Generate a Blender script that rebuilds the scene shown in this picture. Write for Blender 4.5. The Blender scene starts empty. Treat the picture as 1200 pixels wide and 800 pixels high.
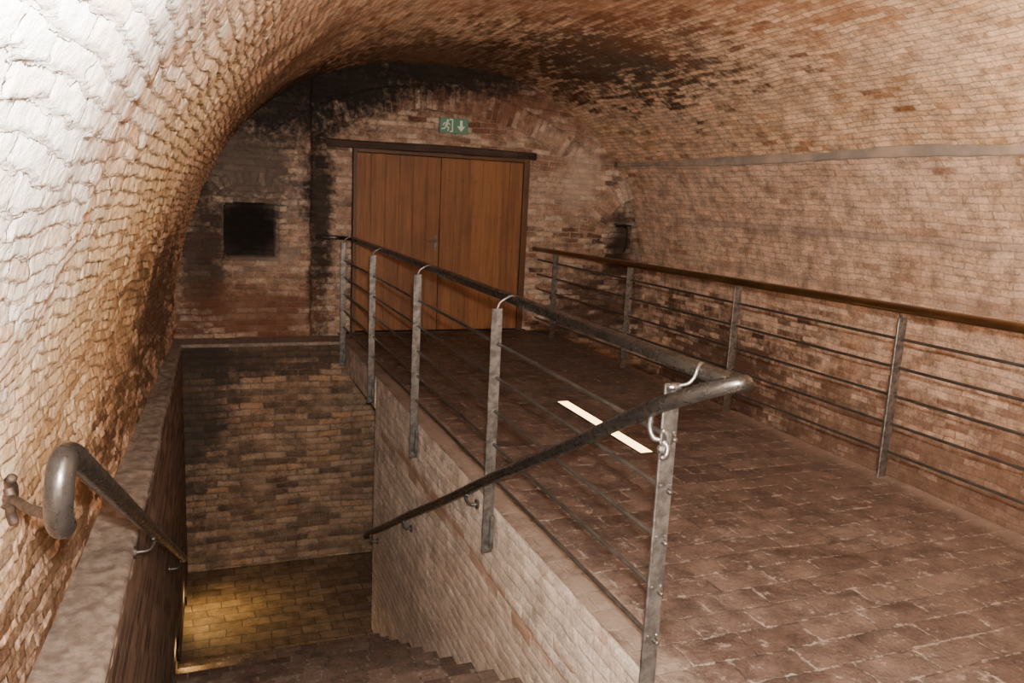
import bpy, bmesh, math
import numpy as np
from mathutils import Vector, Matrix

COL = bpy.context.scene.collection
PI = math.pi

# ------------------------------------------------------------------ helpers
def link(o):
    COL.objects.link(o); return o

def meta(o, label=None, category=None, kind=None, group=None):
    if label: o["label"] = label
    if category: o["category"] = category
    if kind: o["kind"] = kind
    if group: o["group"] = group
    return o

def empty(name, loc=(0, 0, 0)):
    e = bpy.data.objects.new(name, None); e.location = loc; e.empty_display_size = 0.1
    return link(e)

def obj(name, me, mat=None, parent=None, loc=None):
    o = bpy.data.objects.new(name, me)
    if mat is not None:
        me.materials.clear(); me.materials.append(mat)
    link(o)
    if loc is not None: o.location = loc
    if parent is not None: o.parent = parent
    return o

def node(nt, t, ins=None, **props):
    n = nt.nodes.new(t)
    for k, v in props.items(): setattr(n, k, v)
    if ins:
        for k, v in ins.items():
            if isinstance(v, bpy.types.NodeSocket): nt.links.new(v, n.inputs[k])
            else: n.inputs[k].default_value = v
    return n

def c4(c): return (c[0], c[1], c[2], 1.0)

def new_mat(name):
    m = bpy.data.materials.new(name); m.use_nodes = True
    nt = m.node_tree; nt.nodes.clear()
    out = nt.nodes.new('ShaderNodeOutputMaterial')
    b = nt.nodes.new('ShaderNodeBsdfPrincipled')
    nt.links.new(b.outputs[0], out.inputs[0])
    return m, nt, b

def mathn(nt, op, a, b=0.0, clamp=False):
    return node(nt, 'ShaderNodeMath', {0: a, 1: b}, operation=op, use_clamp=clamp).outputs[0]

def mix(nt, fac, a, b, blend='MIX'):
    n = nt.nodes.new('ShaderNodeMix'); n.data_type = 'RGBA'; n.blend_type = blend
    for i, v in ((0, fac), (6, a), (7, b)):
        if isinstance(v, bpy.types.NodeSocket): nt.links.new(v, n.inputs[i])
        else: n.inputs[i].default_value = v
    return n.outputs[2]

def maprange(nt, v, a, b, c=0.0, d=1.0):
    n = node(nt, 'ShaderNodeMapRange', {0: v, 1: a, 2: b, 3: c, 4: d}); n.clamp = True
    n.interpolation_type = 'SMOOTHSTEP'
    return n.outputs[0]

def noise(nt, vec, scale, detail=4.0, rough=0.6):
    return node(nt, 'ShaderNodeTexNoise', {'Vector': vec, 'Scale': scale, 'Detail': detail, 'Roughness': rough})

def stain_glare_mask(nt, pos, rnd, center, radii, nscale=2.5, namp=0.9, fine=0.35, bw=0.35):
    s = node(nt, 'ShaderNodeVectorMath', {0: pos, 1: center}, operation='SUBTRACT').outputs[0]
    s = node(nt, 'ShaderNodeVectorMath', {0: s, 1: radii}, operation='DIVIDE').outputs[0]
    l = node(nt, 'ShaderNodeVectorMath', {0: s}, operation='LENGTH').outputs['Value']
    if namp > 0:
        n1 = noise(nt, pos, nscale, 5.0, 0.65).outputs[0]
        l = mathn(nt, 'ADD', l, mathn(nt, 'MULTIPLY', mathn(nt, 'SUBTRACT', n1, 0.5), namp * 2))
    if fine > 0:
        n2 = noise(nt, pos, 22.0, 3.0, 0.6).outputs[0]
        l = mathn(nt, 'ADD', l, mathn(nt, 'MULTIPLY', mathn(nt, 'SUBTRACT', n2, 0.5), fine * 2))
    if bw > 0:
        l = mathn(nt, 'ADD', l, mathn(nt, 'MULTIPLY', mathn(nt, 'SUBTRACT', rnd, 0.5), bw * 2))
    return maprange(nt, l, 1.25, 0.35)

def brick_mat(name, ramp, mortar, bw=0.24, rh=0.075, ms=0.008, wash=None, stains_and_glare=(), bump=0.6, rough=0.9,
              mottle=0.45, distort=0.012, spec=0.25, brickvis=1.0, scuff=None, grime=None, cavity=None):
    m, nt, b = new_mat(name)
    uv = node(nt, 'ShaderNodeUVMap').outputs[0]
    pos = node(nt, 'ShaderNodeNewGeometry').outputs['Position']
    nz = noise(nt, uv, 14.0, 4.0)
    d = node(nt, 'ShaderNodeVectorMath', {0: nz.outputs['Color'], 1: (0.5, 0.5, 0.5)}, operation='SUBTRACT').outputs[0]
    d = node(nt, 'ShaderNodeVectorMath', {0: d}, operation='SCALE'); d.inputs['Scale'].default_value = distort * 2
    vec = node(nt, 'ShaderNodeVectorMath', {0: uv, 1: d.outputs[0]}, operation='ADD').outputs[0]
    br = node(nt, 'ShaderNodeTexBrick', {'Vector': vec, 'Color1': (0, 0, 0, 1), 'Color2': (1, 1, 1, 1), 'Mortar': (0.5, 0.5, 0.5, 1),
              'Scale': 1.0, 'Mortar Size': ms, 'Mortar Smooth': 0.35, 'Bias': 0.0, 'Brick Width': bw, 'Row Height': rh})
    br.offset = 0.5
    rnd = br.outputs['Color']
    cr = nt.nodes.new('ShaderNodeValToRGB'); nt.links.new(rnd, cr.inputs[0])
    e = cr.color_ramp.elements
    while len(e) < len(ramp): e.new(0.5)
    for i, (p, c) in enumerate(ramp):
        e[i].position = p; e[i].color = c4(c)
    col = cr.outputs[0]
    n1 = noise(nt, pos, 7.0, 6.0, 0.65).outputs[0]
    n2 = noise(nt, pos, 55.0, 4.0, 0.7).outputs[0]
    nn = mathn(nt, 'ADD', mathn(nt, 'MULTIPLY', n1, 0.6), mathn(nt, 'MULTIPLY', n2, 0.4))
    mt = maprange(nt, nn, 0.34, 0.66, 1.0 - mottle, 1.0 + mottle)
    mc = nt.nodes.new('ShaderNodeCombineColor')
    for i in range(3): nt.links.new(mt, mc.inputs[i])
    mf = br.outputs['Fac']
    if wash:
        wc, lo, hi, amt = wash
        w = noise(nt, pos, 2.3, 8.0, 0.75).outputs[0]
        wf = maprange(nt, w, lo, hi, 0.0, amt)
        col = mix(nt, wf, col, c4(wc))
        mfw = mathn(nt, 'MULTIPLY', mf, mathn(nt, 'SUBTRACT', 1.0, mathn(nt, 'MULTIPLY', wf, 0.8)))
    else:
        mfw = mf
    col = mix(nt, mathn(nt, 'MULTIPLY', mfw, brickvis), col, c4(mortar))
    col = mix(nt, 1.0, col, mc.outputs[0], 'MULTIPLY')
    if scuff:
        sc, amt = scuff
        nj = noise(nt, pos, 11.0, 9.0, 0.85).outputs[0]
        wide = node(nt, 'ShaderNodeTexBrick', {'Vector': vec, 'Scale': 1.0, 'Mortar Size': ms * 2.6, 'Mortar Smooth': 1.0, 'Brick Width': bw, 'Row Height': rh})
        wide.offset = 0.5
        a = mathn(nt, 'ADD', nj, mathn(nt, 'MULTIPLY', wide.outputs['Fac'], 0.08))
        f = mathn(nt, 'MULTIPLY', maprange(nt, a, 0.565, 0.615), amt)
        col = mix(nt, f, col, c4(sc))
    for st in stains_and_glare:
        f = stain_glare_mask(nt, pos, rnd, st[0], st[1], *(st[4:] if len(st) > 4 else ()))
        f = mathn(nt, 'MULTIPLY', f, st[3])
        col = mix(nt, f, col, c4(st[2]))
    if grime:
        col = mix(nt, mathn(nt, 'MULTIPLY', mf, grime[1]), col, c4(grime[0]))
    if cavity:
        at = node(nt, 'ShaderNodeAttribute', attribute_name='cavity').outputs['Fac']
        nv = maprange(nt, n1, 0.38, 0.62, 0.35, 1.0)
        col = mix(nt, mathn(nt, 'MULTIPLY', mathn(nt, 'MULTIPLY', at, nv), cavity[1]), col, c4(cavity[0]))
    nt.links.new(col, b.inputs['Base Color'])
    b.inputs['Roughness'].default_value = rough
    b.inputs['Specular IOR Level'].default_value = spec
    h = mathn(nt, 'ADD', mathn(nt, 'MULTIPLY', mathn(nt, 'SUBTRACT', 1.0, mf), 1.0), mathn(nt, 'MULTIPLY', nn, 1.6))
    bp = node(nt, 'ShaderNodeBump', {'Height': h, 'Strength': bump, 'Distance': 0.012})
    nt.links.new(bp.outputs[0], b.inputs['Normal'])
    return m

def plain_mat(name, c, rough=0.5, metal=0.0, bump=0.2, bscale=60.0, var=0.3, c2=None, vscale=12.0, rv=0.10):
    m, nt, b = new_mat(name)
    tc = node(nt, 'ShaderNodeTexCoord').outputs['Object']
    n = noise(nt, tc, vscale, 5.0, 0.65).outputs[0]
    n2 = noise(nt, tc, bscale, 4.0, 0.6).outputs[0]
    c2 = c2 or tuple(x * (1 - var) for x in c)
    f = maprange(nt, n, 0.36, 0.64)
    nt.links.new(mix(nt, f, c4(c), c4(c2)), b.inputs['Base Color'])
    b.inputs['Metallic'].default_value = metal
    nt.links.new(maprange(nt, n2, 0.3, 0.7, max(0.05, rough - rv), min(1, rough + rv)), b.inputs['Roughness'])
    bp = node(nt, 'ShaderNodeBump', {'Height': n2, 'Strength': bump, 'Distance': 0.004})
    nt.links.new(bp.outputs[0], b.inputs['Normal'])
    return m

def emit_mat(name, c, s):
    m = bpy.data.materials.new(name); m.use_nodes = True; nt = m.node_tree; nt.nodes.clear()
    out = nt.nodes.new('ShaderNodeOutputMaterial')
    e = node(nt, 'ShaderNodeEmission', {'Color': c4(c), 'Strength': s})
    nt.links.new(e.outputs[0], out.inputs[0]); return m

def wood_mat(name, ca, cb, axis='Z', rough=0.5, planks=5.8):
    m, nt, b = new_mat(name)
    tc = node(nt, 'ShaderNodeTexCoord').outputs['Object']
    sc = (16, 14, 0.8) if axis == 'Z' else (0.9, 14, 14)
    v = node(nt, 'ShaderNodeVectorMath', {0: tc, 1: sc}, operation='MULTIPLY').outputs[0]
    n = noise(nt, v, 2.2, 7.0, 0.7).outputs[0]
    n2 = noise(nt, tc, 1.3, 3.0).outputs[0]
    sep = node(nt, 'ShaderNodeSeparateXYZ', {0: tc}).outputs[0]
    pl = mathn(nt, 'FLOOR', mathn(nt, 'MULTIPLY', sep, planks))
    wn = node(nt, 'ShaderNodeTexWhiteNoise', {'W': pl}, noise_dimensions='1D').outputs[0]
    f = mathn(nt, 'ADD', mathn(nt, 'MULTIPLY', n, 1.5), mathn(nt, 'MULTIPLY', n2, 0.6))
    f = mathn(nt, 'ADD', f, mathn(nt, 'MULTIPLY', wn, 0.25))
    f = maprange(nt, f, 0.80, 1.50)
    nt.links.new(mix(nt, f, c4(cb), c4(ca)), b.inputs['Base Color'])
    b.inputs['Roughness'].default_value = rough
    bp = node(nt, 'ShaderNodeBump', {'Height': n, 'Strength': 0.35, 'Distance': 0.004})
    nt.links.new(bp.outputs[0], b.inputs['Normal'])
    return m

# --- mesh helpers
def grid_obj(name, P, uvs, region=None, mat=None, attr=None):
    n, m = P.shape[:2]
    idx = np.arange(n * m).reshape(n, m)
    q = np.stack([idx[:-1, :-1], idx[1:, :-1], idx[1:, 1:], idx[:-1, 1:]], -1).reshape(-1, 4)
    nf = len(q)
    me = bpy.data.meshes.new(name)
    me.vertices.add(n * m); me.vertices.foreach_set('co', P.reshape(-1).astype(np.float32))
    me.loops.add(nf * 4); me.loops.foreach_set('vertex_index', q.reshape(-1).astype(np.int32))
    me.polygons.add(nf)
    me.polygons.foreach_set('loop_start', np.arange(0, nf * 4, 4, dtype=np.int32))
    me.polygons.foreach_set('loop_total', np.full(nf, 4, dtype=np.int32))
    me.update(calc_edges=True)
    me.polygons.foreach_set('use_smooth', np.ones(nf, dtype=bool))
    l = me.uv_layers.new(name='UVMap')
    if region is None:
        luv = uvs[0].reshape(-1, 2)[q.reshape(-1)]
    else:
        U = np.stack([u.reshape(-1, 2) for u in uvs], 0)
        r = np.repeat(region.reshape(-1), 4)
        luv = U[r, q.reshape(-1)]
    l.data.foreach_set('uv', luv.reshape(-1).astype(np.float32))
    if attr is not None:
        a = me.attributes.new('cavity', 'FLOAT', 'POINT')
        a.data.foreach_set('value', attr.reshape(-1).astype(np.float32))
    me.update()
    return obj(name, me, mat)

def sn(u, v, f, seed):
    r = np.random.RandomState(seed); s = 0
    for i in range(7):
        a = r.uniform(0, 2 * PI); k = f * r.uniform(0.6, 1.8); p = r.uniform(0, 2 * PI)
        s = s + np.sin((u * np.cos(a) + v * np.sin(a)) * k * 2 * PI + p)
    return s / 3.0

def vnoise(u, v, f, seed):
    r = np.random.RandomState(seed); T = r.uniform(-1, 1, (256, 256))
    a = u * f; b = v * f; i = np.floor(a).astype(int); j = np.floor(b).astype(int)
    fa = a - i; fb = b - j; fa = fa*fa*(3-2*fa); fb = fb*fb*(3-2*fb)
    g = lambda p, q: T[p % 256, q % 256]
    return (g(i, j)*(1-fa) + g(i+1, j)*fa)*(1-fb) + (g(i, j+1)*(1-fa) + g(i+1, j+1)*fa)*fb

def warp(u, v, seed=1, a=0.010, hi=0.004):
    return (u + a * 1.5 * sn(u, v, 0.9, seed) + hi * vnoise(u, v, 11, seed + 3),
            v + a * sn(u, v, 0.8, seed + 7) + hi * 0.8 * vnoise(u, v, 8, seed + 4))

def sstep(x, a, b):
    t = np.clip((x - a) / (b - a), 0, 1); return t * t * (3 - 2 * t)

def brick_edge(u, v, bw, rh):
    row = np.floor(v / rh); off = np.where(row % 2 == 0, 0.5 * bw, 0.0)
    bn = np.floor((u + off) / bw); x = (u + off) - bw * bn; y = v - row * rh
    return np.minimum(np.minimum(x, bw - x), np.minimum(y, rh - y)), y

def brick_h(u, v, bw=0.24, rh=0.075, seed=0.0, edge=0.014, tilt=0.0, lo=0.35):
    row = np.floor(v / rh); off = np.where(row % 2 == 0, 0.5 * bw, 0.0)
    bn = np.floor((u + off) / bw); x = (u + off) - bw * bn; y = v - row * rh
    d = np.minimum(np.minimum(x, bw - x), np.minimum(y, rh - y))
    h1 = np.sin(row * 127.1 + bn * 311.7 + seed) * 43758.5453; h1 = h1 - np.floor(h1)
    h2 = np.sin(row * 269.5 + bn * 183.3 + seed) * 43758.5453; h2 = h2 - np.floor(h2)
    e = sstep(d, 0.002, edge)
    return e * (lo + (1 - lo) * h1 + tilt * (y / rh - 0.5) + 0.7 * (h2 - 0.5) * (x / bw - 0.5))

def uvstack(a, b): return np.stack([a, b], -1)

def box_uv(me):
    l = me.uv_layers.get('UVMap') or me.uv_layers.new(name='UVMap')
    for p in me.polygons:
        n = p.normal
        for li in p.loop_indices:
            co = me.vertices[me.loops[li].vertex_index].co
            if abs(n.z) > 0.6: l.data[li].uv = (co.x, co.y)
            elif abs(n.x) > 0.6: l.data[li].uv = (co.y, co.z)
            else: l.data[li].uv = (co.x, co.z)

def bm_box(bm, x0, x1, y0, y1, z0, z1):
    vs = [bm.verts.new(c) for c in ((x0,y0,z0),(x1,y0,z0),(x1,y1,z0),(x0,y1,z0),(x0,y0,z1),(x1,y0,z1),(x1,y1,z1),(x0,y1,z1))]
    fs = [(0,3,2,1),(4,5,6,7),(0,1,5,4),(1,2,6,5),(2,3,7,6),(3,0,4,7)]
    return vs, [bm.faces.new([vs[i] for i in f]) for f in fs]

def boxes_mesh(name, boxes, bevel=0.0, seg=2):
    out = bmesh.new()
    for b in boxes:
        bm = bmesh.new(); bm_box(bm, *b)
        if bevel > 0:
            bmesh.ops.bevel(bm, geom=bm.edges[:], offset=bevel, segments=seg, affect='EDGES', profile=0.6)
        t = bpy.data.meshes.new('t'); bm.to_mesh(t); bm.free(); out.from_mesh(t); bpy.data.meshes.remove(t)
    me = bpy.data.meshes.new(name); out.to_mesh(me); out.free(); box_uv(me); return me

def catmull(pts, n=8):
    pts = [np.array(p, float) for p in pts]
    if len(pts) == 2: return pts
    P = [2 * pts[0] - pts[1]] + pts + [2 * pts[-1] - pts[-2]]
    out = []
    for i in range(1, len(P) - 2):
        for k in range(n):
            t = k / n
            out.append(0.5 * ((2 * P[i]) + (-P[i-1] + P[i+1]) * t + (2*P[i-1] - 5*P[i] + 4*P[i+1] - P[i+2]) * t*t
                              + (-P[i-1] + 3*P[i] - 3*P[i+1] + P[i+2]) * t**3))
    out.append(pts[-1]); return out

def sweep_bm(bm, pts, prof, up=None, capround=0.0, scale=None):
    pts = [np.array(p, float) for p in pts]; n = len(pts)
    T = []
    for i in range(n):
        a = pts[max(i-1, 0)]; b = pts[min(i+1, n-1)]; t = b - a; T.append(t / (np.linalg.norm(t) + 1e-12))
    ref = np.array(up if up is not None else (0, 0, 1.0))
    if up is None and abs(T[0][2]) > 0.9: ref = np.array((1.0, 0, 0))
    rings = []
    S = np.cross(T[0], ref); S /= np.linalg.norm(S)
    sc = [1.0] * n if scale is None else list(scale)
    if capround > 0:
        pts2 = [pts[0] - T[0]*capround, pts[0] - T[0]*capround*0.75] + pts + [pts[-1] + T[-1]*capround*0.75, pts[-1] + T[-1]*capround]
        T = [T[0], T[0]] + T + [T[-1], T[-1]]; sc = [sc[0]*0.35, sc[0]*0.75] + sc + [sc[-1]*0.75, sc[-1]*0.35]; pts = pts2; n += 4
    for i in range(n):
        if up is not None:
            S = np.cross(T[i], ref); S /= np.linalg.norm(S)
        else:
            S = S - np.dot(S, T[i]) * T[i]; S /= np.linalg.norm(S)
        U = np.cross(S, T[i])
        rings.append([bm.verts.new(tuple(pts[i] + (S*a + U*b) * sc[i])) for a, b in prof])
    k = len(prof)
    for i in range(n - 1):
        for j in range(k):
            f = bm.faces.new((rings[i][j], rings[i][(j+1) % k], rings[i+1][(j+1) % k], rings[i+1][j])); f.smooth = True
    bm.faces.new(rings[0][::-1]); bm.faces.new(rings[-1])

def circ(r, k=14): return [(r*math.cos(2*PI*i/k), r*math.sin(2*PI*i/k)) for i in range(k)]
def rrect(w, h, r, k=4):
    out = []
    for cx, cy, a0 in ((w/2-r, h/2-r, 0), (-w/2+r, h/2-r, PI/2), (-w/2+r, -h/2+r, PI), (w/2-r, -h/2+r, 1.5*PI)):
        for i in range(k+1):
            a = a0 + PI/2*i/k; out.append((cx + r*math.cos(a), cy + r*math.sin(a)))
    return out

def finish(bm, name, uv=False):
    bmesh.ops.recalc_face_normals(bm, faces=bm.faces[:])
    me = bpy.data.meshes.new(name); bm.to_mesh(me); bm.free()
    if uv: box_uv(me)
    return me

def tube_mesh(name, paths, r, k=14, cap=None):
    bm = bmesh.new()
    for p in paths: sweep_bm(bm, p, circ(r, k), capround=(r if cap is None else cap))
    return finish(bm, name)

# ------------------------------------------------------------------ materials
VBW, VRH = 0.175, 0.047
M_vault = brick_mat('vault_brick', [(0.0, (0.30, 0.13, 0.06)), (0.06, (0.52, 0.30, 0.17)), (0.30, (0.63, 0.42, 0.27)), (0.85, (0.73, 0.53, 0.375)), (1.0, (0.60, 0.35, 0.21))],
    (0.52, 0.36, 0.24), bw=VBW, rh=VRH, ms=0.005, distort=0.016, wash=((0.76, 0.57, 0.43), 0.40, 0.62, 0.65), mottle=0.45,
    stains_and_glare=[((3.5, 6.9, 2.9), (1.0, 1.6, 0.6), (0.026, 0.018, 0.014), 0.86, 2.2, 0.9, 1.0, 0.5),
            ((2.2, 8.5, 3.0), (2.2, 1.8, 0.9), (0.09, 0.038, 0.018), 0.8, 1.5, 0.9, 0.5, 0.3),
            ((0.6, 7.0, 2.3), (0.8, 2.6, 0.7), (0.11, 0.05, 0.024), 0.75, 1.8, 0.9, 0.5, 0.25),
            ((0.9, 8.5, 2.5), (0.9, 0.9, 0.7), (0.03, 0.02, 0.016), 0.85, 1.8, 0.7, 0.5, 0.2),
            ((2.6, 4.8, 3.0), (1.4, 1.9, 0.6), (0.32, 0.13, 0.06), 0.6, 1.5, 0.9, 0.4, 0.35),
            ((-0.35, 3.6, 1.3), (0.6, 2.2, 1.3), (0.80, 0.63, 0.37), 0.8, 1.5, 0.5, 0.35, 0.35),
            ((-0.4, 4.6, 0.7), (0.5, 2.2, 0.9), (0.36, 0.19, 0.08), 0.7, 2.2, 1.1, 0.6, 0.5),
            ((-0.3, 6.4, 0.6), (0.5, 2.2, 0.8), (0.08, 0.042, 0.025), 0.85, 2.0, 1.0, 0.5, 0.3),
            ((-0.4, 2.8, 0.22), (0.4, 1.9, 0.40), (0.085, 0.042, 0.022), 0.88, 2.5, 0.9, 0.6, 0.4),
            ((-0.5, 0.5, 2.0), (0.9, 2.1, 1.35), (0.96, 0.94, 0.90), 0.97, 1.5, 0.4, 0.3, 0.25)], bump=0.75,  # last entry: whitewash, with flash overexposure of the near left painted in
    grime=((0.22, 0.13, 0.075), 0.18), cavity=((0.13, 0.075, 0.038), 0.9))
M_right = brick_mat('right_wall_brick', [(0.0, (0.29, 0.14, 0.085)), (0.06, (0.50, 0.31, 0.20)), (0.4, (0.60, 0.41, 0.295)), (1.0, (0.69, 0.50, 0.375))],
    (0.50, 0.36, 0.26), bw=0.19, rh=0.055, ms=0.005, wash=((0.71, 0.53, 0.41), 0.40, 0.60, 0.65), mottle=0.48, distort=0.017,
    stains_and_glare=[((5.2, 7.4, -0.2), (0.8, 1.5, 0.8), (0.06, 0.028, 0.018), 0.8, 2.0, 1.0, 0.5, 0.4),
            ((5.2, 4.8, 1.42), (0.8, 4.5, 0.06), (0.26, 0.20, 0.18), 0.5, 2.0, 0.45, 0.35, 0.1),
            ((5.2, 4.8, 0.98), (0.8, 4.0, 0.05), (0.30, 0.21, 0.17), 0.4, 2.0, 0.5, 0.3, 0.1),
            ((5.2, 3.5, -0.5), (0.8, 6.0, 0.85), (0.15, 0.078, 0.052), 0.75, 2.0, 0.8, 0.4, 0.3)], bump=0.65, grime=((0.22, 0.14, 0.09), 0.12))
M_end = brick_mat('end_wall_brick', [(0.0, (0.10, 0.05, 0.035)), (0.2, (0.28, 0.155, 0.105)), (0.7, (0.40, 0.265, 0.19)), (1.0, (0.52, 0.41, 0.32))],
    (0.37, 0.295, 0.235), bw=0.215, rh=0.064, distort=0.020, wash=((0.50, 0.40, 0.32), 0.43, 0.68, 0.6),
    stains_and_glare=[((0.45, 8.7, 1.60), (0.9, 3.0, 0.8), (0.46, 0.40, 0.35), 0.5, 3.5, 1.0, 0.7, 0.4),
            ((0.3, 8.7, 1.80), (0.9, 3.0, 0.75), (0.060, 0.048, 0.044), 0.75, 2.8, 1.1, 0.7, 0.25),
            ((3.3, 8.8, 2.75), (1.3, 3.0, 0.5), (0.15, 0.055, 0.03), 0.7, 2.0, 0.7, 0.5, 0.25),
            ((0.85, 8.6, 2.42), (0.95, 3.0, 0.45), (0.020, 0.017, 0.016), 0.93, 2.6, 0.55, 0.6, 0.08),
            ((1.5, 8.6, 2.70), (1.1, 3.0, 0.40), (0.015, 0.013, 0.012), 0.96, 1.8, 0.3, 0.5, 0.08),
            ((2.5, 8.8, 2.93), (1.8, 3.0, 0.31), (0.018, 0.014, 0.012), 0.95, 1.8, 0.35, 0.5, 0.08),
            ((1.20, 8.8, 1.3), (0.18, 3.0, 1.7), (0.022, 0.018, 0.016), 0.90, 3.5, 0.6, 0.7, 0.12),
            ((0.0, 8.7, 0.8), (0.30, 3.0, 1.1), (0.04, 0.027, 0.022), 0.85, 2.0, 0.6, 0.5, 0.2),
            ((0.5, 8.7, 0.22), (0.9, 3.0, 0.42), (0.17, 0.072, 0.042), 0.75, 1.5, 0.7, 0.4, 0.2),
            ((0.5, 8.7, 1.1), (0.44, 3.0, 0.43), (0.07, 0.042, 0.03), 0.5, 1.5, 0.6, 0.5, 0.2),
            ((4.30, 8.8, 1.80), (0.30, 3.0, 0.40), (0.56, 0.45, 0.37), 0.6, 2.0, 0.8, 0.5, 0.2),
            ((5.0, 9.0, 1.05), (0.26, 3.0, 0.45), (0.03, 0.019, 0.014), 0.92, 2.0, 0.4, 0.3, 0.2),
            ((4.7, 8.8, 0.2), (0.8, 3.0, 0.75), (0.05, 0.027, 0.019), 0.8, 2.0, 0.8, 0.5, 0.3),
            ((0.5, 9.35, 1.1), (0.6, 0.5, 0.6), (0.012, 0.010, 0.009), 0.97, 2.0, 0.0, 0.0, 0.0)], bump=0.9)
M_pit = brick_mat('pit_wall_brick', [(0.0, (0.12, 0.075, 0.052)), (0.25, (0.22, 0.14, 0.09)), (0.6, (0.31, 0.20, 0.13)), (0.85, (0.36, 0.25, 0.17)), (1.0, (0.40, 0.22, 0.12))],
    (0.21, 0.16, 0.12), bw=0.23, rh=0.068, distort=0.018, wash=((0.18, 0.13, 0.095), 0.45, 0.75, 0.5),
    stains_and_glare=[((-0.1, 8.3, -0.6), (0.5, 1.0, 1.6), (0.042, 0.036, 0.032), 0.85, 2.0, 0.8, 0.5, 0.2),
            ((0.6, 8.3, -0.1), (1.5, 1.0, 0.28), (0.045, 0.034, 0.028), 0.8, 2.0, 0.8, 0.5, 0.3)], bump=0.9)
M_stairwall = brick_mat('stair_wall_brick', [(0.0, (0.32, 0.17, 0.105)), (0.12, (0.50, 0.39, 0.31)), (0.92, (0.56, 0.455, 0.38)), (1.0, (0.38, 0.22, 0.14))],
    (0.55, 0.455, 0.38), ms=0.009, wash=((0.62, 0.52, 0.44), 0.32, 0.50, 0.92), bump=0.5, bw=0.24, rh=0.068, distort=0.020, mottle=0.5,
    stains_and_glare=[((1.4, 5.6, -1.7), (0.6, 1.8, 0.8), (0.34, 0.245, 0.18), 0.6, 2.0, 0.8, 0.4, 0.2),
            ((1.4, 3.6, -0.9), (0.6, 1.6, 0.7), (0.40, 0.27, 0.19), 0.4, 3.0, 1.1, 0.5, 0.4),
            ((1.4, 4.2, -0.42), (0.6, 2.6, 0.06), (0.32, 0.18, 0.11), 0.75, 5.0, 0.7, 0.4, 1.0)])
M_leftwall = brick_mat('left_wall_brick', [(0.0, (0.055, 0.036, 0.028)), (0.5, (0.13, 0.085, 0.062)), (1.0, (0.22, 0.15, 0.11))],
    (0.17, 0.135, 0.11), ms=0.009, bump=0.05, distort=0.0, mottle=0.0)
M_floor = brick_mat('floor_brick', [(0.0, (0.062, 0.040, 0.033)), (0.5, (0.085, 0.058, 0.049)), (1.0, (0.114, 0.082, 0.069))],
    (0.045, 0.034, 0.029), bw=0.29, rh=0.145, ms=0.005, distort=0.014, wash=((0.135, 0.105, 0.09), 0.45, 0.70, 0.6), bump=0.8, rough=0.5, spec=0.42, mottle=0.55,
    scuff=((0.36, 0.32, 0.285), 0.75),
    stains_and_glare=[((1.47, 5.0, 0.0), (0.12, 4.5, 0.5), (0.35, 0.29, 0.245), 0.6, 4.0, 0.9, 0.8, 0.3),
            ((3.95, 4.0, 0.0), (0.14, 5.0, 0.5), (0.22, 0.175, 0.145), 0.6, 3.0, 0.7, 0.6, 0.1)])
M_pitfloor = brick_mat('pit_floor_brick', [(0.0, (0.10, 0.065, 0.043)), (1.0, (0.20, 0.135, 0.085))], (0.07, 0.05, 0.035),
    bw=0.27, rh=0.135, ms=0.007, bump=0.5, rough=0.65)
M_step = brick_mat('step_brick', [(0.0, (0.06, 0.039, 0.030)), (1.0, (0.12, 0.085, 0.068))], (0.05, 0.038, 0.03), bw=0.145, rh=0.36, ms=0.006, bump=0.5, rough=0.7,
    scuff=((0.24, 0.19, 0.16), 0.7))
M_ledge = plain_mat('ledge_plaster', (0.28, 0.23, 0.19), 0.9, 0, 1.0, 30, c2=(0.17, 0.13, 0.105), vscale=22)
M_band = plain_mat('grey_band', (0.24, 0.21, 0.19), 0.95, 0, 0.8, 40, c2=(0.42, 0.33, 0.27), vscale=3)
M_steel = plain_mat('hammered_steel', (0.22, 0.22, 0.215), 0.40, 0.8, 0.7, 60, c2=(0.10, 0.098, 0.095), vscale=22)
M_rail = plain_mat('dark_handrail_steel', (0.075, 0.072, 0.070), 0.30, 0.88, 0.18, 40, c2=(0.11, 0.107, 0.103), vscale=8, rv=0.06)
M_bar = plain_mat('dark_bar_steel', (0.13, 0.12, 0.11), 0.42, 0.8, 0.2, 60)
M_silver = plain_mat('forged_bracket_steel', (0.24, 0.235, 0.23), 0.38, 0.85, 0.4, 60)
M_brassrail = plain_mat('brown_handrail', (0.24, 0.145, 0.068), 0.30, 0.9, 0.03, 20, c2=(0.16, 0.092, 0.045), vscale=1.5, rv=0.02)
M_door = wood_mat('door_oak', (0.27, 0.118, 0.040), (0.13, 0.051, 0.018), rough=0.6)
M_frame = wood_mat('door_frame_oak', (0.12, 0.052, 0.02), (0.055, 0.025, 0.012))
M_beam = wood_mat('old_beam', (0.075, 0.047, 0.034), (0.022, 0.015, 0.013), axis='X', rough=0.85)
M_iron = plain_mat('black_iron', (0.03, 0.028, 0.026), 0.5, 0.7, 0.4, 60)
M_rust = plain_mat('rusty_iron', (0.12, 0.08, 0.06), 0.6, 0.5, 0.5, 60, c2=(0.05, 0.037, 0.03), vscale=30)
M_green = plain_mat('sign_green', (0.10, 0.27, 0.19), 0.5, 0, 0.02, 30, var=0.05)
M_white = plain_mat('sign_white', (0.85, 0.88, 0.82), 0.5, 0, 0.02, 30, var=0.03)
M_strip = emit_mat('lit_glass', (1.0, 0.60, 0.24), 9.0)
M_warm = emit_mat('warm_lit_glass', (1.0, 0.70, 0.30), 8.0)

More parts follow.
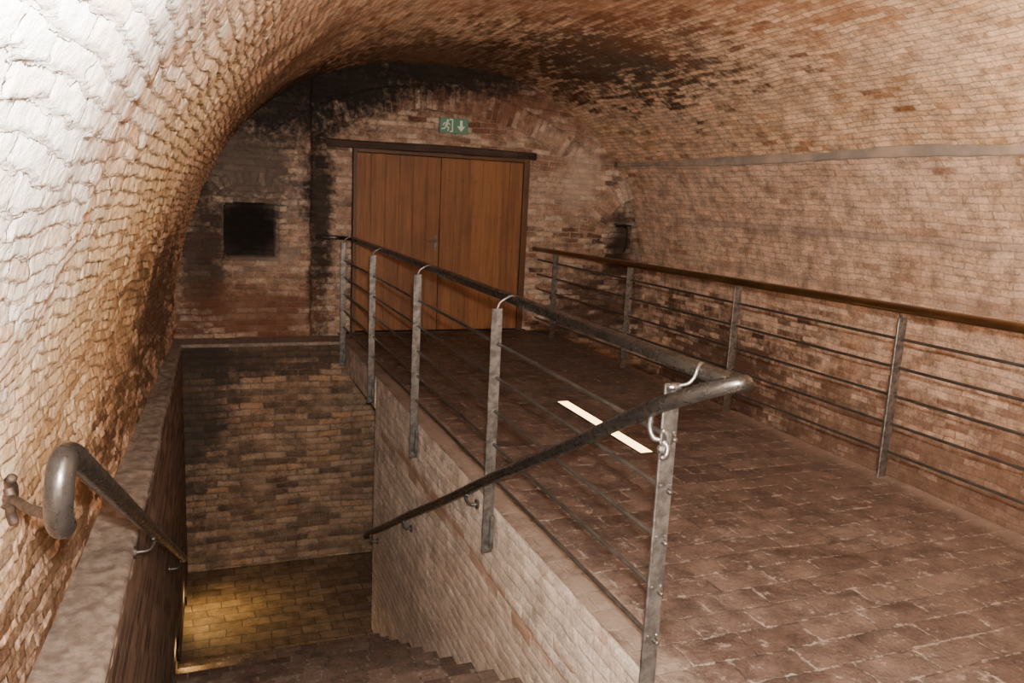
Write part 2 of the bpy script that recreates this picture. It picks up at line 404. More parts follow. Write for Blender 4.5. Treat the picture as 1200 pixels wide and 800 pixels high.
# ------------------------------------------------------------------ vault
YE = 8.85; CX = 2.53; AR = 2.80; H = 3.0; EX = 2.3
th = np.linspace(0, PI, 4001)
px = np.sign(np.cos(th)) * np.abs(np.cos(th)) ** (2/EX); pz = H * np.abs(np.sin(th)) ** (2/EX)
ds = np.hypot(np.diff(px * AR), np.diff(pz)); S = np.concatenate([[0], np.cumsum(ds)])
STOT = S[-1]
def prof(s):
    a = np.interp(s, S, px); z = np.interp(s, S, pz)
    e = 0.01
    dx = (np.interp(s + e, S, px) - np.interp(s - e, S, px)) * AR; dz = np.interp(s + e, S, pz) - np.interp(s - e, S, pz)
    l = np.hypot(dx, dz) + 1e-9
    nx, nz = -dz / l, dx / l
    return a, z, nx, nz
def leftA(Y): return CX - (-0.27 - 0.045 * (8.6 - Y))
def vault_pts(s, Y):
    a, z, nx, nz = prof(s)
    x = CX + np.where(a > 0, a * AR, a * leftA(Y))
    return x, z, nx, nz
def left_foot(Y): return CX - leftA(Y)
s_band = float(np.interp(2.05, pz[:2001], S[:2001]))

sv = np.concatenate([np.arange(s_band, STOT - 2.9, 0.02), np.arange(STOT - 2.9, STOT, 0.0065), [STOT]])
yv = np.concatenate([np.arange(-2.2, 0.6, 0.14), np.arange(0.6, 5.0, 0.010), np.arange(5.0, YE + 0.02, 0.018), [YE + 0.05]])
Sg, Yg = np.meshgrid(sv, yv, indexing='ij')
x, z, nx, nz = vault_pts(Sg, Yg)
leftness = sstep(Sg, STOT - 3.2, STOT - 1.8)
near = 1 - 0.40 * (1 - sstep(Yg, 1.4, 3.6))
u, v = warp(Yg, Sg, 3, 0.012, 0.006)
u2 = u + leftness * 0.008 * vnoise(Yg, Sg, 30, 71); v2 = v + leftness * (0.011 * vnoise(Yg, Sg, 10, 72) + 0.006 * vnoise(Yg, Sg, 34, 75))
dE, yE = brick_edge(u2, v2, VBW, VRH)
rowf = yE / VRH
shingle = rowf ** 1.3
lip = 1 - sstep(rowf, 0.90, 1.0)
hb = brick_h(u2, v2, VBW, VRH, 1.3, edge=0.007, tilt=0.0, lo=0.2)
h = hb * 0.005 * (1 - leftness) + leftness * near * (0.75 * hb + 0.75 * shingle * lip) * 0.014
h = h + 0.012 * sn(Yg, Sg, 0.5, 11) + leftness * (0.010 * sn(Yg, Sg, 1.4, 12) + near * (0.004 * vnoise(Yg, Sg, 14, 73) + 0.0035 * vnoise(Yg, Sg, 45, 74)))
h = h * sstep(STOT - Sg, 0.0, 0.1)
cav = leftness * np.maximum(1 - sstep(dE, 0.001, 0.007), (1 - sstep(rowf, 0.0, 0.20)) * 0.8)
cav = cav * (1 - 0.75 * (1 - sstep(Yg, 1.5, 3.0)) * sstep(z, 0.7, 1.2))  # joint darkening thinned inside the painted flash overexposure
P = np.stack([x + nx * h, Yg, z + nz * h], -1)
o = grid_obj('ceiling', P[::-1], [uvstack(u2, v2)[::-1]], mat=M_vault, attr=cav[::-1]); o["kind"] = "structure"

ss = np.arange(s_band, -0.001, -0.02); ss[-1] = 0
dn = np.arange(0.06, 2.43, 0.06)
sr = np.concatenate([ss, -dn])
yr = np.concatenate([np.arange(-2.2, 1.5, 0.12), np.arange(1.5, YE + 0.02, 0.02)])
Sg, Yg = np.meshgrid(sr, yr, indexing='ij')
a, zz, nx, nz = prof(np.maximum(Sg, 0.011))
x = CX + np.interp(np.maximum(Sg, 0), S, px) * AR; zz = np.where(Sg < 0, Sg, np.interp(np.maximum(Sg, 0), S, pz))
u, v = warp(Yg, Sg, 5, 0.010, 0.006)
h = brick_h(u, v, 0.19, 0.055, 4.1) * 0.008 + 0.012 * sn(Yg, Sg, 0.5, 21)
P = np.stack([x + nx * h, Yg, zz], -1)
o = grid_obj('wall_right', P[::-1], [uvstack(u, v)[::-1]], mat=M_right); o["kind"] = "structure"

# grey band
bm = bmesh.new()
bx, bz = CX + np.interp(s_band, S, px) * AR, 2.05
rr = np.random.RandomState(4)
sweep_bm(bm, [(bx + 0.002 + rr.uniform(-0.004, 0.004), y, bz + 0.010 * math.sin(y * 1.7) + rr.uniform(-0.005, 0.005)) for y in np.arange(-2.2, YE, 0.09)], rrect(0.04, 0.092, 0.018), up=(0, 0, 1))
o = obj('trim_1', finish(bm, 'trim_1'), M_band); o["kind"] = "structure"

# ------------------------------------------------------------------ end wall
xg = np.arange(-0.75, 5.6, 0.016); zg = np.arange(-0.35, 3.3, 0.016)
X, Z = np.meshgrid(xg, zg, indexing='ij')
R1c, R1i, R1o = (2.55, -0.28), 2.78, 3.04
R2c, R2i, R2o = (0.50, 1.117), 0.50, 0.62
R3c, R3i, R3o = (5.15, 1.10), 0.55, 0.82
def reg(X, Z):
    r = np.zeros(X.shape, int)
    for k, (c, ri, ro, zm) in enumerate(((R1c, R1i, R1o, 2.1), (R2c, R2i, R2o, 1.47), (R3c, R3i, R3o, 1.15))):
        d = np.hypot(X - c[0], Z - c[1]); r[(d > ri) & (d < ro) & (Z > zm)] = k + 1
    return r
def ruv(k, X, Z):
    if k == 0: return warp(X, Z + 5.0, 9, 0.010, 0.006)
    c, ri = ((R1c, R1i), (R2c, R2i), (R3c, R3i))[k - 1]
    d = np.hypot(X - c[0], Z - c[1]); a = np.arctan2(X - c[0], Z - c[1])
    return d - ri + 0.215 * 10, a * ri + 5.0
rv = reg(X, Z); hh = np.zeros(X.shape); uvs = []
for k in range(4):
    uu, vv = ruv(k, X, Z); uvs.append(uvstack(uu, vv))
    hk = brick_h(uu, vv, 0.215, 0.064, 2.0 + k, lo=0.2) * 0.014 + (0, 0.045, 0.004, 0.085)[k]
    hh = np.where(rv == k, hk, hh)
hh += 0.015 * sn(X, Z, 0.6, 31) + 0.004 * vnoise(X, Z, 20, 32)
hh += 0.16 * (1 - sstep(X + 0.012 * vnoise(X, Z, 9, 35), 1.08, 1.13))
nr = (X > 0.23) & (X < 0.77) & (Z > 0.82) & (Z < 1.375 + 0.03 * (1 - ((X - 0.5) / 0.27) ** 2))
hh = np.where(nr, -0.42, hh)
dr = (X > 1.56) & (X < 3.63) & (Z < 2.04)
hh = np.where(dr, -0.16, hh)
hn = (np.hypot(X - R3c[0], Z - R3c[1]) < R3i) & (Z > 1.10) | ((X > 4.70) & (Z > 0.72) & (Z <= 1.10))
hh = np.where(hn, -0.18 + 0.03 * vnoise(X, Z, 12, 33), hh)
P = np.stack([X, YE - hh, Z], -1)
fc = lambda A: 0.25 * (A[:-1, :-1] + A[1:, :-1] + A[1:, 1:] + A[:-1, 1:])
o = grid_obj('wall_back', P, uvs, region=reg(fc(X), fc(Z)), mat=M_end); o["kind"] = "structure"

# ------------------------------------------------------------------ lower pit wall
def flat_field(name, A, B, posf, mat, seed, amp, bw=0.24, rh=0.075, flip=False, lump=0.01, lo=0.35, wa=0.009, hi=0.004):
    A, B = np.meshgrid(A, B, indexing='ij')
    u, v = warp(A, B + 6.0, seed, wa, hi)
    h = brick_h(u, v, bw, rh, seed, lo=lo) * amp + lump * sn(A, B, 0.6, seed + 40) + 0.3 * amp * vnoise(A, B, 18, seed)
    P = posf(A, B, h)
    uv = uvstack(u, v)
    if flip: P = P[::-1]; uv = uv[::-1]
    return meta(grid_obj(name, P, [uv], mat=mat), kind="structure")
YP = 8.35
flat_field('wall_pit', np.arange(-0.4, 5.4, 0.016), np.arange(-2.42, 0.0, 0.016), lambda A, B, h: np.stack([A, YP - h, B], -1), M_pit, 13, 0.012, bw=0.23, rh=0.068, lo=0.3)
me = boxes_mesh('trim_2', [(-0.4, 1.40, YP - 0.02, 8.70, -0.03, 0.005)], 0.008)
meta(obj('trim_2', me, M_ledge), kind="structure")

def inX(Y): return -0.19 - 0.022 * (8.35 - Y)
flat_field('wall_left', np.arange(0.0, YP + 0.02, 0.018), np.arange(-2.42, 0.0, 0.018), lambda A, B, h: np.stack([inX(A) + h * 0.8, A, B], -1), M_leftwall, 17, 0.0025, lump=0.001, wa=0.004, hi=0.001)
A, B = np.meshgrid(np.arange(0.0, YP + 0.03, 0.02), np.linspace(0, 1, 17), indexing='ij')
xi = inX(A) + 0.002 + 0.006 * vnoise(A, A, 9, 61); xo = left_foot(A) - 0.06
P = np.stack([xi + (xo - xi) * B, A, 0.004 + 0.006 * sn(A, B, 1.2, 51) + 0.008 * vnoise(A, B * 0.4, 16, 62) + 0.03 * B ** 2 - 0.03 * (B == 0)], -1)
meta(grid_obj('trim_3', P[::-1], [uvstack(A, B)[::-1]], mat=M_ledge), kind="structure")

XW = 1.41; YC = 6.75; XR = 3.95
flat_field('wall_platform', np.arange(0.6, YC + 0.01, 0.017), np.arange(-2.42, 0.003, 0.0173), lambda A, B, h: np.stack([XW + 0.008 - h, A, B], -1), M_stairwall, 19, 0.005, bw=0.24, rh=0.068, flip=True, lump=0.004, wa=0.009, hi=0.008)
me = boxes_mesh('wall_platform_core', [(XW + 0.03, XR, -2.2, YC, -2.42, -0.03), (XW, XR, YC, YE, -0.30, -0.03)])
meta(obj('wall_support', me, M_stairwall), kind="structure")

def floor_field(name, xs, ys, z, mat, seed, amp=0.005, bw=0.29, rh=0.145):
    A, B = np.meshgrid(xs, ys, indexing='ij')
    u, v = warp(A, B + 6.0, seed, 0.007, 0.005)
    h = brick_h(u, v, bw, rh, seed, edge=0.014, lo=0.4) * amp + 0.003 * sn(A, B, 0.7, seed) + 0.001 * vnoise(A, B, 15, seed)
    P = np.stack([A, B, z + h], -1)
    return meta(grid_obj(name, P, [uvstack(u, v)], mat=mat), kind="structure")
floor_field('floor', np.append(np.arange(XW - 0.005, XR, 0.02), XR), np.arange(-2.2, YE + 0.05, 0.02), 0.0, M_floor, 23)
floor_field('floor', np.append(np.arange(-0.75, XW - 0.005, 0.04), XW - 0.005), np.append(np.arange(-2.2, 1.85, 0.04), 1.85), 0.0, M_floor, 23)
floor_field('floor', np.arange(-0.5, 5.5, 0.03), np.arange(-2.2, 8.4, 0.03), -2.42, M_pitfloor, 27, bw=0.27, rh=0.135)

me = boxes_mesh('wall_front', [(-1.2, 5.6, -2.35, -2.2, -2.42, 3.2)])
meta(obj('wall_front', me, M_right), kind="structure")

# ------------------------------------------------------------------ staircase
NS = 14; RI = 2.42 / NS; TR = (YC - 1.85) / (NS)
stair = empty('staircase', (0.6, 1.85, -2.42))
meta(stair, "worn brown brick staircase descending beside the raised walkway", "staircase")
for i in range(NS - 1):
    y0 = 1.85 + i * TR; zt = -RI * (i + 1)
    bm = bmesh.new()
    xa, xb = inX(y0) + 0.012, XW - 0.008
    bm_box(bm, xa, xb, y0 - 0.0, y0 + TR + 0.012, zt - 0.34 if i < NS - 2 else -2.415, zt)
    eg = [e for e in bm.edges if all(vv.co.z > zt - 1e-4 for vv in e.verts) and all(vv.co.y > y0 + TR for vv in e.verts)]
    bmesh.ops.bevel(bm, geom=eg, offset=0.05, segments=5, affect='EDGES')
    me = finish(bm, 'step', uv=True)
    me.transform(Matrix.Translation(-Vector(stair.location)))
    obj('step', me, M_step, stair)

# ------------------------------------------------------------------ door
door = empty('door_1', (2.6, YE, 0.0)); door["kind"] = "structure"
def add(name, me, mat, parent, label=None):
    me.transform(Matrix.Translation(-Vector(parent.location)))
    o = obj(name, me, mat, parent)
    if label: o["label"] = label
    return o
DX0, DX1, DZ = 1.56, 3.62, 2.035
add('door_frame', boxes_mesh('door_frame', [(DX0, DX0 + 0.04, YE - 0.05, YE + 0.08, 0.005, DZ), (DX1 - 0.07, DX1, YE - 0.05, YE + 0.08, 0.005, DZ), (DX0 + 0.04, DX1 - 0.07, YE - 0.05, YE + 0.08, DZ - 0.04, DZ)], 0.006), M_frame, door)
def leaf(xa, xb, n):
    w = (xb - xa) / n
    b = [(xa + i * w + 0.0006, xa + (i + 1) * w - 0.0006, YE - 0.02 - 0.001 * (i % 2), YE + 0.03, 0.03, DZ - 0.045) for i in range(n)]
    return boxes_mesh('door_leaf', b, 0.002, 1)
xm = 2.55
l1 = add('door_leaf', leaf(DX0 + 0.042, xm - 0.004, 6), M_door, door)
l2 = add('door_leaf', leaf(xm + 0.004, DX1 - 0.073, 6), M_door, door)
def studs(xa, xb):
    bm = bmesh.new()
    for zz in (0.25, 0.95, 1.35, 1.75):
        for xx in np.linspace(xa + 0.1, xb - 0.1, 6):
            t = bmesh.ops.create_uvsphere(bm, u_segments=8, v_segments=5, radius=0.008)
            bmesh.ops.translate(bm, verts=t['verts'], vec=(xx, YE - 0.020, zz))
    return finish(bm, 'door_stud')
me = studs(xm, DX1 - 0.07); me.transform(Matrix.Translation(-Vector(door.location)))
obj('stud_row', me, M_frame, l2)
bm = bmesh.new()
bm_box(bm, xm - 0.06, xm - 0.03, YE - 0.03, YE - 0.02, 0.95, 1.12)
sweep_bm(bm, catmull([(xm - 0.045, YE - 0.03, 1.06), (xm - 0.045, YE - 0.07, 1.06), (xm - 0.06, YE - 0.075, 1.06), (xm - 0.12, YE - 0.075, 1.055)], 5), circ(0.008, 10), capround=0.007)
me = finish(bm, 'door_handle'); me.transform(Matrix.Translation(-Vector(door.location))); obj('door_handle', me, M_steel, l1)
meta(obj('trim_4', boxes_mesh('trim_4', [(DX0 - 0.05, DX1 + 0.05, YE - 0.07, YE + 0.06, 0.002, 0.018)], 0.006), M_beam), kind="structure")

bm = bmesh.new()
sweep_bm(bm, [(xx, YE + 0.02, 2.08 + 0.007 * math.sin(xx * 3)) for xx in np.linspace(1.28, 3.70, 14)], rrect(0.12, 0.085, 0.022), up=(0, 0, 1))
me = finish(bm, 'trim_5'); meta(obj('trim_5', me, M_beam), kind="structure")

# ------------------------------------------------------------------ exit sign
sx, sz, sy = 2.67, 2.345, YE - 0.06
sign = empty('exit_sign', (sx, sy, sz))
meta(sign, "green emergency exit sign with white running figure and arrow", "exit sign")
add('sign_plate', boxes_mesh('sign_plate', [(sx - 0.165, sx + 0.165, sy - 0.012, sy + 0.035, sz - 0.083, sz + 0.083)], 0.005), M_green, sign)
def poly_prism(bm, pts, y0, y1):
    a = [bm.verts.new((p[0], y0, p[1])) for p in pts]; b = [bm.verts.new((p[0], y1, p[1])) for p in pts]
    bm.faces.new(a); bm.faces.new(b[::-1]); k = len(pts)
    for i in range(k): bm.faces.new((a[i], b[i], b[(i+1) % k], a[(i+1) % k]))
def stroke(bm, p, q, w, y0, y1):
    d = np.array(q, float) - np.array(p, float); l = np.linalg.norm(d); nrm = np.array((-d[1], d[0])) / l * w / 2; e = d / l * w * 0.3
    p = np.array(p) - e; q = np.array(q) + e
    poly_prism(bm, [p - nrm, q - nrm, q + nrm, p + nrm], y0, y1)
ya, yb = sy - 0.015, sy - 0.0121
# white doorway panel with green-backed running man beside it: figure strides toward the opening
bm = bmesh.new()
cx = sx - 0.085
K = lambda a, b: (cx + a, sz + b)
poly_prism(bm, [(cx + 0.008 + 0.014 * math.cos(t), sz + 0.050 + 0.014 * math.sin(t)) for t in np.linspace(0, 2 * PI, 15)[:-1]], ya, yb)
for p, q, w in (((0.002, 0.028), (-0.010, -0.008), 0.025), ((-0.006, -0.010), (0.020, -0.026), 0.014), ((0.020, -0.026), (0.012, -0.058), 0.013),
                ((-0.012, -0.012), (-0.026, -0.036), 0.014), ((-0.026, -0.036), (-0.058, -0.040), 0.013), ((0.006, 0.026), (0.034, 0.010), 0.011),
                ((-0.004, 0.028), (-0.034, 0.020), 0.011), ((-0.034, 0.020), (-0.044, -0.002), 0.010)):
    stroke(bm, K(*p), K(*q), w, ya, yb)
for p, q in (((0.064, 0.064), (0.064, -0.064)), ((0.034, 0.064), (0.064, 0.064)), ((0.038, -0.064), (0.064, -0.064))):
    stroke(bm, K(*p), K(*q), 0.012, ya, yb)
me = finish(bm, 'running_figure'); add('running_figure', me, M_white, sign, "white running figure in doorway")
bm = bmesh.new(); cx = sx + 0.080
stroke(bm, K(0, 0.052), K(0, -0.012), 0.028, ya, yb)
poly_prism(bm, [K(-0.046, -0.003), K(0, -0.060), K(0.046, -0.003)], ya - 0.0005, yb)
me = finish(bm, 'arrow'); add('arrow', me, M_white, sign, "white arrow pointing down")

# ------------------------------------------------------------------ railings
BARS = [0.87, 0.695, 0.52, 0.345, 0.17]
def post_mesh(zt0, zb, side, plate, w=0.029):
    bx = [(-w, w, -0.006, 0.006, zb, zt0), (-0.006, 0.006, 0.006, 0.036, zb + 0.02, zt0 - 0.01)]
    if plate:
        bx.append((0.006, 0.026, -0.03, 0.045, -0.22, -0.04))
    me0 = boxes_mesh('post', bx, 0.003, 1)
    bm = bmesh.new(); bm.from_mesh(me0)
    for zz in BARS:
        for dx in (-0.016, 0.016):
            t = bmesh.ops.create_uvsphere(bm, u_segments=8, v_segments=5, radius=0.006)
            bmesh.ops.translate(bm, verts=t['verts'], vec=(dx, -0.007, zz + 0.02))
    me = bpy.data.meshes.new('post'); bm.to_mesh(me); bm.free(); return me

XP = 1.372; XL = 1.47; ZR = 1.09
Y1 = [2.07, 3.67, 5.24, 6.76, 8.27]
rail1 = empty('railing', (XP, 2.07, 0.0))
meta(rail1, "steel railing with horizontal rods along the stair edge of the walkway", "railing")
pm = post_mesh(1.05, -0.25, 1, True); pm.materials.append(M_steel)
hm = tube_mesh('bracket', [catmull([(0, 0.0, 1.03), (0.002, -0.002, 1.055), (0.015, -0.004, 1.082), (0.04, -0.008, 1.100), (0.07, -0.006, 1.113), (0.09, 0, 1.109)], 5)], 0.0055, 10); hm.materials.append(M_silver)
for i, y in enumerate(Y1):
    p = bpy.data.objects.new('post', pm); link(p); p.parent = rail1; p.location = (0, y - 2.07, 0)
    if i > 0:
        b = bpy.data.objects.new('bracket', hm); link(b); b.parent = rail1; b.location = (0, y - 2.07, 0)
for zz in BARS:
    me = tube_mesh('rail_bar', [[(XP + 0.012, 2.05, zz), (XP + 0.012, 5.0, zz), (XP + 0.012, 8.30, zz)]], 0.009, 10)
    add('rail_bar', me, M_bar, rail1)
bm = bmesh.new()
pp = [(XL, 1.91, ZR)] + [(XL, y, ZR) for y in np.arange(2.3, 8.3, 0.5)] + [(XL - 0.01, 8.33, ZR), (XL - 0.06, 8.42, ZR), (XL - 0.16, 8.46, ZR), (1.13, 8.48, ZR)]
sweep_bm(bm, pp, rrect(0.064, 0.038, 0.009), up=(0, 0, 1), capround=0.01)
add('handrail', finish(bm, 'handrail'), M_rail, rail1, "dark flat steel top rail")

hr = empty('stair_handrail', (1.33, 2.1, 0.95))
meta(hr, "dark round steel handrail sloping down along the walkway wall", "handrail")
sl = (0.95 + 1.41) / (6.6 - 2.13)
zs = lambda y: 0.95 - sl * (y - 2.13)
path = catmull([(1.482, 1.91, ZR + 0.002), (1.480, 1.865, ZR + 0.002), (1.455, 1.845, zs(1.85) + 0.002), (1.40, 1.905, zs(1.905)), (1.345, 2.03, zs(2.03)), (1.33, 2.15, zs(2.15))], 6)
path = list(path) + [np.array((1.33, y, zs(y) + 0.004 * math.sin(y * 4))) for y in np.arange(2.35, 6.6, 0.35)] + [np.array((1.33, 6.62, zs(6.62)))]
bm = bmesh.new(); sweep_bm(bm, path, circ(0.026, 18), capround=0.022)
add('handrail_tube', finish(bm, 'handrail_tube'), M_rail, hr)
def wall_bracket(y, zc, xw, xr, r=0.009):
    s = 1 if xw > xr else -1
    bm = bmesh.new()
    sweep_bm(bm, catmull([(xr, y, zc - 0.024), (xr, y, zc - 0.055), (xr + s * 0.02, y, zc - 0.085), (xw - s * 0.01, y, zc - 0.088), (xw, y, zc - 0.088)], 5), circ(r, 10), capround=0.004)
    bmesh.ops.create_cone(bm, cap_ends=True, segments=16, radius1=0.028, radius2=0.024, depth=0.012,
        matrix=Matrix.Translation((xw - s * 0.004, y, zc - 0.088)) @ Matrix.Rotation(PI/2, 4, 'Y'))
    sweep_bm(bm, catmull([(xr, y - 0.02, zc - 0.027), (xr, y + 0.01, zc - 0.045), (xr, y + 0.045, zc - 0.04), (xr, y + 0.05, zc - 0.025)], 5), circ(r * 0.8, 8), capround=0.004)
    return finish(bm, 'bracket')
for y in (3.9, 5.3, 6.45):
    add('bracket', wall_bracket(y, zs(y), 1.395, 1.33), M_silver, hr)
bm = bmesh.new()
sweep_bm(bm, catmull([(1.335, 2.12, 0.925), (1.325, 2.105, 0.895), (1.332, 2.09, 0.868), (1.352, 2.075, 0.862), (1.366, 2.06, 0.845), (1.360, 2.055, 0.818), (1.345, 2.055, 0.812)], 6), circ(0.0095, 10), capround=0.006)
sweep_bm(bm, catmull([(1.345, 2.06, 0.90), (1.362, 2.055, 0.885), (1.372, 2.06, 0.86)], 6), circ(0.0095, 10), capround=0.006)
bmesh.ops.create_uvsphere(bm, u_segments=12, v_segments=8, radius=0.016, matrix=Matrix.Translation((1.345, 2.058, 0.84)))
add('bracket', finish(bm, 'bracket'), M_silver, hr)
bm = bmesh.new()
sweep_bm(bm, catmull([(1.372, 2.065, 1.02), (1.385, 2.05, 1.045), (1.405, 2.035, 1.055), (1.422, 2.03, 1.075), (1.430, 2.03, 1.098), (1.445, 2.04, 1.114), (1.468, 2.06, 1.112)], 6), circ(0.006, 10), capround=0.006)
bmesh.ops.create_uvsphere(bm, u_segments=12, v_segments=8, radius=0.020, matrix=Matrix.Translation((1.374, 2.062, 1.04)) @ Matrix.Diagonal((1.3, 0.9, 0.6, 1)))
add('bracket', finish(bm, 'bracket'), M_silver, hr)

Y2 = [1.95, 3.52, 5.05, 6.65, 8.28]
def x2(y): return 3.875 - 0.026 * (y - 3.5)
def z2(y): return 1.065 - 0.011 * (y - 3.0)
rail2 = empty('railing', (x2(1.95), 1.95, 0.0))
meta(rail2, "steel railing with brown top rail along the walkway's outer edge", "railing")
pm2 = post_mesh(1.005, -0.20, 1, False, 0.034); pm2.materials.append(M_steel)
for y in Y2:
    p = bpy.data.objects.new('post', pm2); link(p); p.parent = rail2; p.location = (x2(y) - x2(1.95) + 0.03, y - 1.95, 0)
for zz in BARS:
    me = tube_mesh('rail_bar', [[(x2(y) + 0.045, y, zz) for y in (0.3, 3.0, 6.0, 8.8)]], 0.009, 10)
    add('rail_bar', me, M_bar, rail2)
bm = bmesh.new()
sweep_bm(bm, [(x2(y), y, z2(y)) for y in np.arange(0.3, 8.9, 0.5)], rrect(0.078, 0.052, 0.020), up=(0, 0, 1), capround=0.01)
add('handrail', finish(bm, 'handrail'), M_brassrail, rail2, "brown bronzed steel top rail")
hm2 = tube_mesh('bracket', [[(0, 0, 0.98), (-0.02, 0, 1.02), (-0.03, 0, 1.04)]], 0.009, 8); hm2.materials.append(M_steel)
for y in Y2:
    p = bpy.data.objects.new('bracket', hm2); link(p); p.parent = rail2; p.location = (x2(y) - x2(1.95) + 0.03, y - 1.95, 0)

# wall handrail
lh = empty('wall_handrail', (-0.24, 1.7, 1.0))
meta(lh, "dark round steel handrail with curled end on the vaulted wall", "handrail")
A0 = np.array((-0.245, 1.72, 1.05)); A1 = np.array((-0.16, 5.9, -1.13))
ln = lambda t: tuple(A0 + (A1 - A0) * t)
pth = catmull([(-0.262, 1.665, 0.925), (-0.262, 1.635, 0.96), (-0.257, 1.618, 1.01), (-0.252, 1.636, 1.058), (-0.247, 1.69, 1.062), ln(0.02), ln(0.06)], 7)
pth = list(pth) + [np.array(ln(t)) for t in np.linspace(0.12, 1, 14)]
bm = bmesh.new(); sweep_bm(bm, pth, circ(0.026, 18), capround=0.02)
add('handrail_tube', finish(bm, 'handrail_tube'), M_rail, lh)
bm = bmesh.new()
WB = np.array((-0.478, 2.30, 0.77))
sweep_bm(bm, catmull([(-0.262, 1.69, 0.955), (-0.30, 1.80, 0.90), (-0.38, 2.02, 0.83), tuple(WB + (0.03, -0.08, 0.01)), tuple(WB + (-0.03, 0, 0))], 6), circ(0.012, 10), capround=0.004)
sweep_bm(bm, catmull([tuple(WB + (0.02, -0.06, 0.065)), tuple(WB + (0.004, -0.03, 0.035)), tuple(WB + (0.012, -0.04, 0.0)), tuple(WB + (0.004, -0.02, -0.04)), tuple(WB + (0.010, -0.02, -0.07))], 6), circ(0.013, 10), capround=0.008)
bmesh.ops.create_cone(bm, cap_ends=True, segments=20, radius1=0.040, radius2=0.032, depth=0.03, matrix=Matrix.Translation(Vector(WB)) @ Matrix.Rotation(PI/2, 4, 'Y'))
add('bracket', finish(bm, 'bracket'), M_rust, lh, "rusty forged iron wall bracket")
for t in (0.42, 0.90):
    q = ln(t); w = inX(q[1])
    add('bracket', wall_bracket(q[1], q[2], w + 0.012, q[0]), M_bar, lh)

# ------------------------------------------------------------------ recessed floor light & step lights
fl = empty('floor_light', (2.68, 4.92, 0.0)); meta(fl, "lit recessed glass light strip set in the brick floor", "floor light")
def fbox(l): return boxes_mesh('m', l, 0.002, 1)
x0, x1, y0, y1 = 2.635, 2.725, 4.27, 5.58
add('light_frame', fbox([(x0 - 0.012, x0, y0, y1, -0.02, 0.010), (x1, x1 + 0.012, y0, y1, -0.02, 0.010), (x0 - 0.012, x1 + 0.012, y0 - 0.012, y0, -0.02, 0.010), (x0 - 0.012, x1 + 0.012, y1, y1 + 0.012, -0.02, 0.010)]), M_bar, fl)
add('light_glass', fbox([(x0, x1, y0, y1, -0.02, 0.008)]), M_strip, fl)
for (y, zc) in ((7.45, -2.22), (6.05, -1.93)):
    xx = inX(y) + 0.012
    e = empty('step_light', (xx, y, zc)); meta(e, "small warm recessed step light low on the stair wall", "step light", group="step lights along the stair wall")
    add('light_frame', fbox([(xx, xx + 0.016, y - 0.09, y + 0.09, zc + 0.035, zc + 0.045), (xx, xx + 0.016, y - 0.09, y + 0.09, zc - 0.045, zc - 0.035),
                             (xx, xx + 0.016, y - 0.10, y - 0.09, zc - 0.045, zc + 0.045), (xx, xx + 0.016, y + 0.09, y + 0.10, zc - 0.045, zc + 0.045)]), M_iron, e)
    add('light_glass', fbox([(xx, xx + 0.008, y - 0.09, y + 0.09, zc - 0.035, zc + 0.035)]), M_warm, e)

ih = empty('iron_hook', (4.93, 8.8, 1.3)); meta(ih, "rusty black iron anchor hook fixed to the end wall", "hook")
bm = bmesh.new()
sweep_bm(bm, [(4.74, 8.72, 1.33), (4.85, 8.71, 1.325), (4.98, 8.72, 1.31)], rrect(0.022, 0.018, 0.004), up=(0, 0, 1))
add('hook_bar', finish(bm, 'hook_bar'), M_iron, ih)
bm = bmesh.new()
sweep_bm(bm, catmull([(4.92, 9.00, 1.30), (4.92, 8.76, 1.30), (4.92, 8.715, 1.26), (4.925, 8.72, 1.1), (4.92, 8.75, 0.99)], 5), circ(0.011, 8), capround=0.006)
add('hook_stem', finish(bm, 'hook_stem'), M_iron, ih)

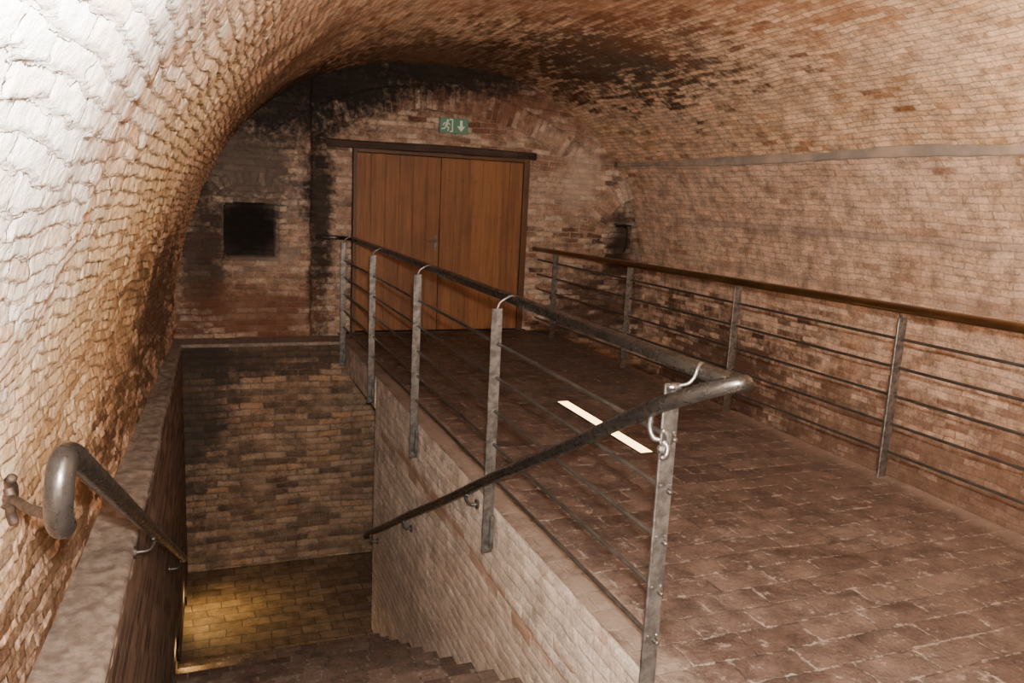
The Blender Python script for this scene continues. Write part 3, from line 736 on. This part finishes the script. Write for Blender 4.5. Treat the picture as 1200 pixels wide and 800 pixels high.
# ------------------------------------------------------------------ lights
def light(name, t, loc, e, col, size=0.1, aim=None, **k):
    d = bpy.data.lights.new(name, t); d.energy = e; d.color = col
    d.shadow_soft_size = size
    for a, b in k.items(): setattr(d, a, b)
    o = bpy.data.objects.new(name, d); o.location = loc
    if aim: o.rotation_euler = Vector(aim).to_track_quat('-Z', 'Y').to_euler()
    return link(o)
light('flash_lamp', 'POINT', (0.03, -0.03, 1.72), 880, (1.0, 0.91, 0.80), 0.03)
light('left_vault_fill', 'SPOT', (0.50, 0.70, 2.0), 580, (1.0, 0.95, 0.88), 0.05, aim=(-1.0, 0.35, 0.40), spot_size=1.9, spot_blend=0.9)  # unseen spot added to strengthen the flash overexposure on the left vault
light('ceiling_fill', 'SPOT', (3.6, 1.2, 1.2), 310, (1.0, 0.78, 0.57), 0.2, aim=(0.25, 0.45, 0.85), spot_size=2.6, spot_blend=0.9)  # unseen warm spot added to brighten the vault, aimed up to spare the floor
light('pit_lamp', 'SPOT', (-0.08, 7.4, -1.95), 28, (1.0, 0.66, 0.22), 0.05, aim=(0.35, 0, -1), spot_size=2.2, spot_blend=0.8)
light('step_lamp', 'SPOT', (-0.17, 6.08, -1.95), 9, (1.0, 0.62, 0.2), 0.02, aim=(0.6, 0, -1), spot_size=2.4, spot_blend=0.6)

w = bpy.data.worlds.new('World'); bpy.context.scene.world = w; w.use_nodes = True
w.node_tree.nodes['Background'].inputs[0].default_value = (1.0, 0.85, 0.7, 1); w.node_tree.nodes['Background'].inputs[1].default_value = 0.02

# ------------------------------------------------------------------ camera
cd = bpy.data.cameras.new('Camera'); cam = bpy.data.objects.new('Camera', cd); link(cam)
cd.sensor_width = 36; cd.lens = 930 / 1200 * 36; cd.clip_start = 0.02
fwd = Vector((0.3635, 0.9142, -0.1794)).normalized()
right = Vector((0.9314, -0.3608, 0.0486)); right = (right - right.dot(fwd) * fwd).normalized()
up = right.cross(fwd)
M = Matrix((right, up, -fwd)).transposed().to_4x4(); M.translation = (0, 0, 1.6)
cam.matrix_world = M
bpy.context.scene.camera = cam
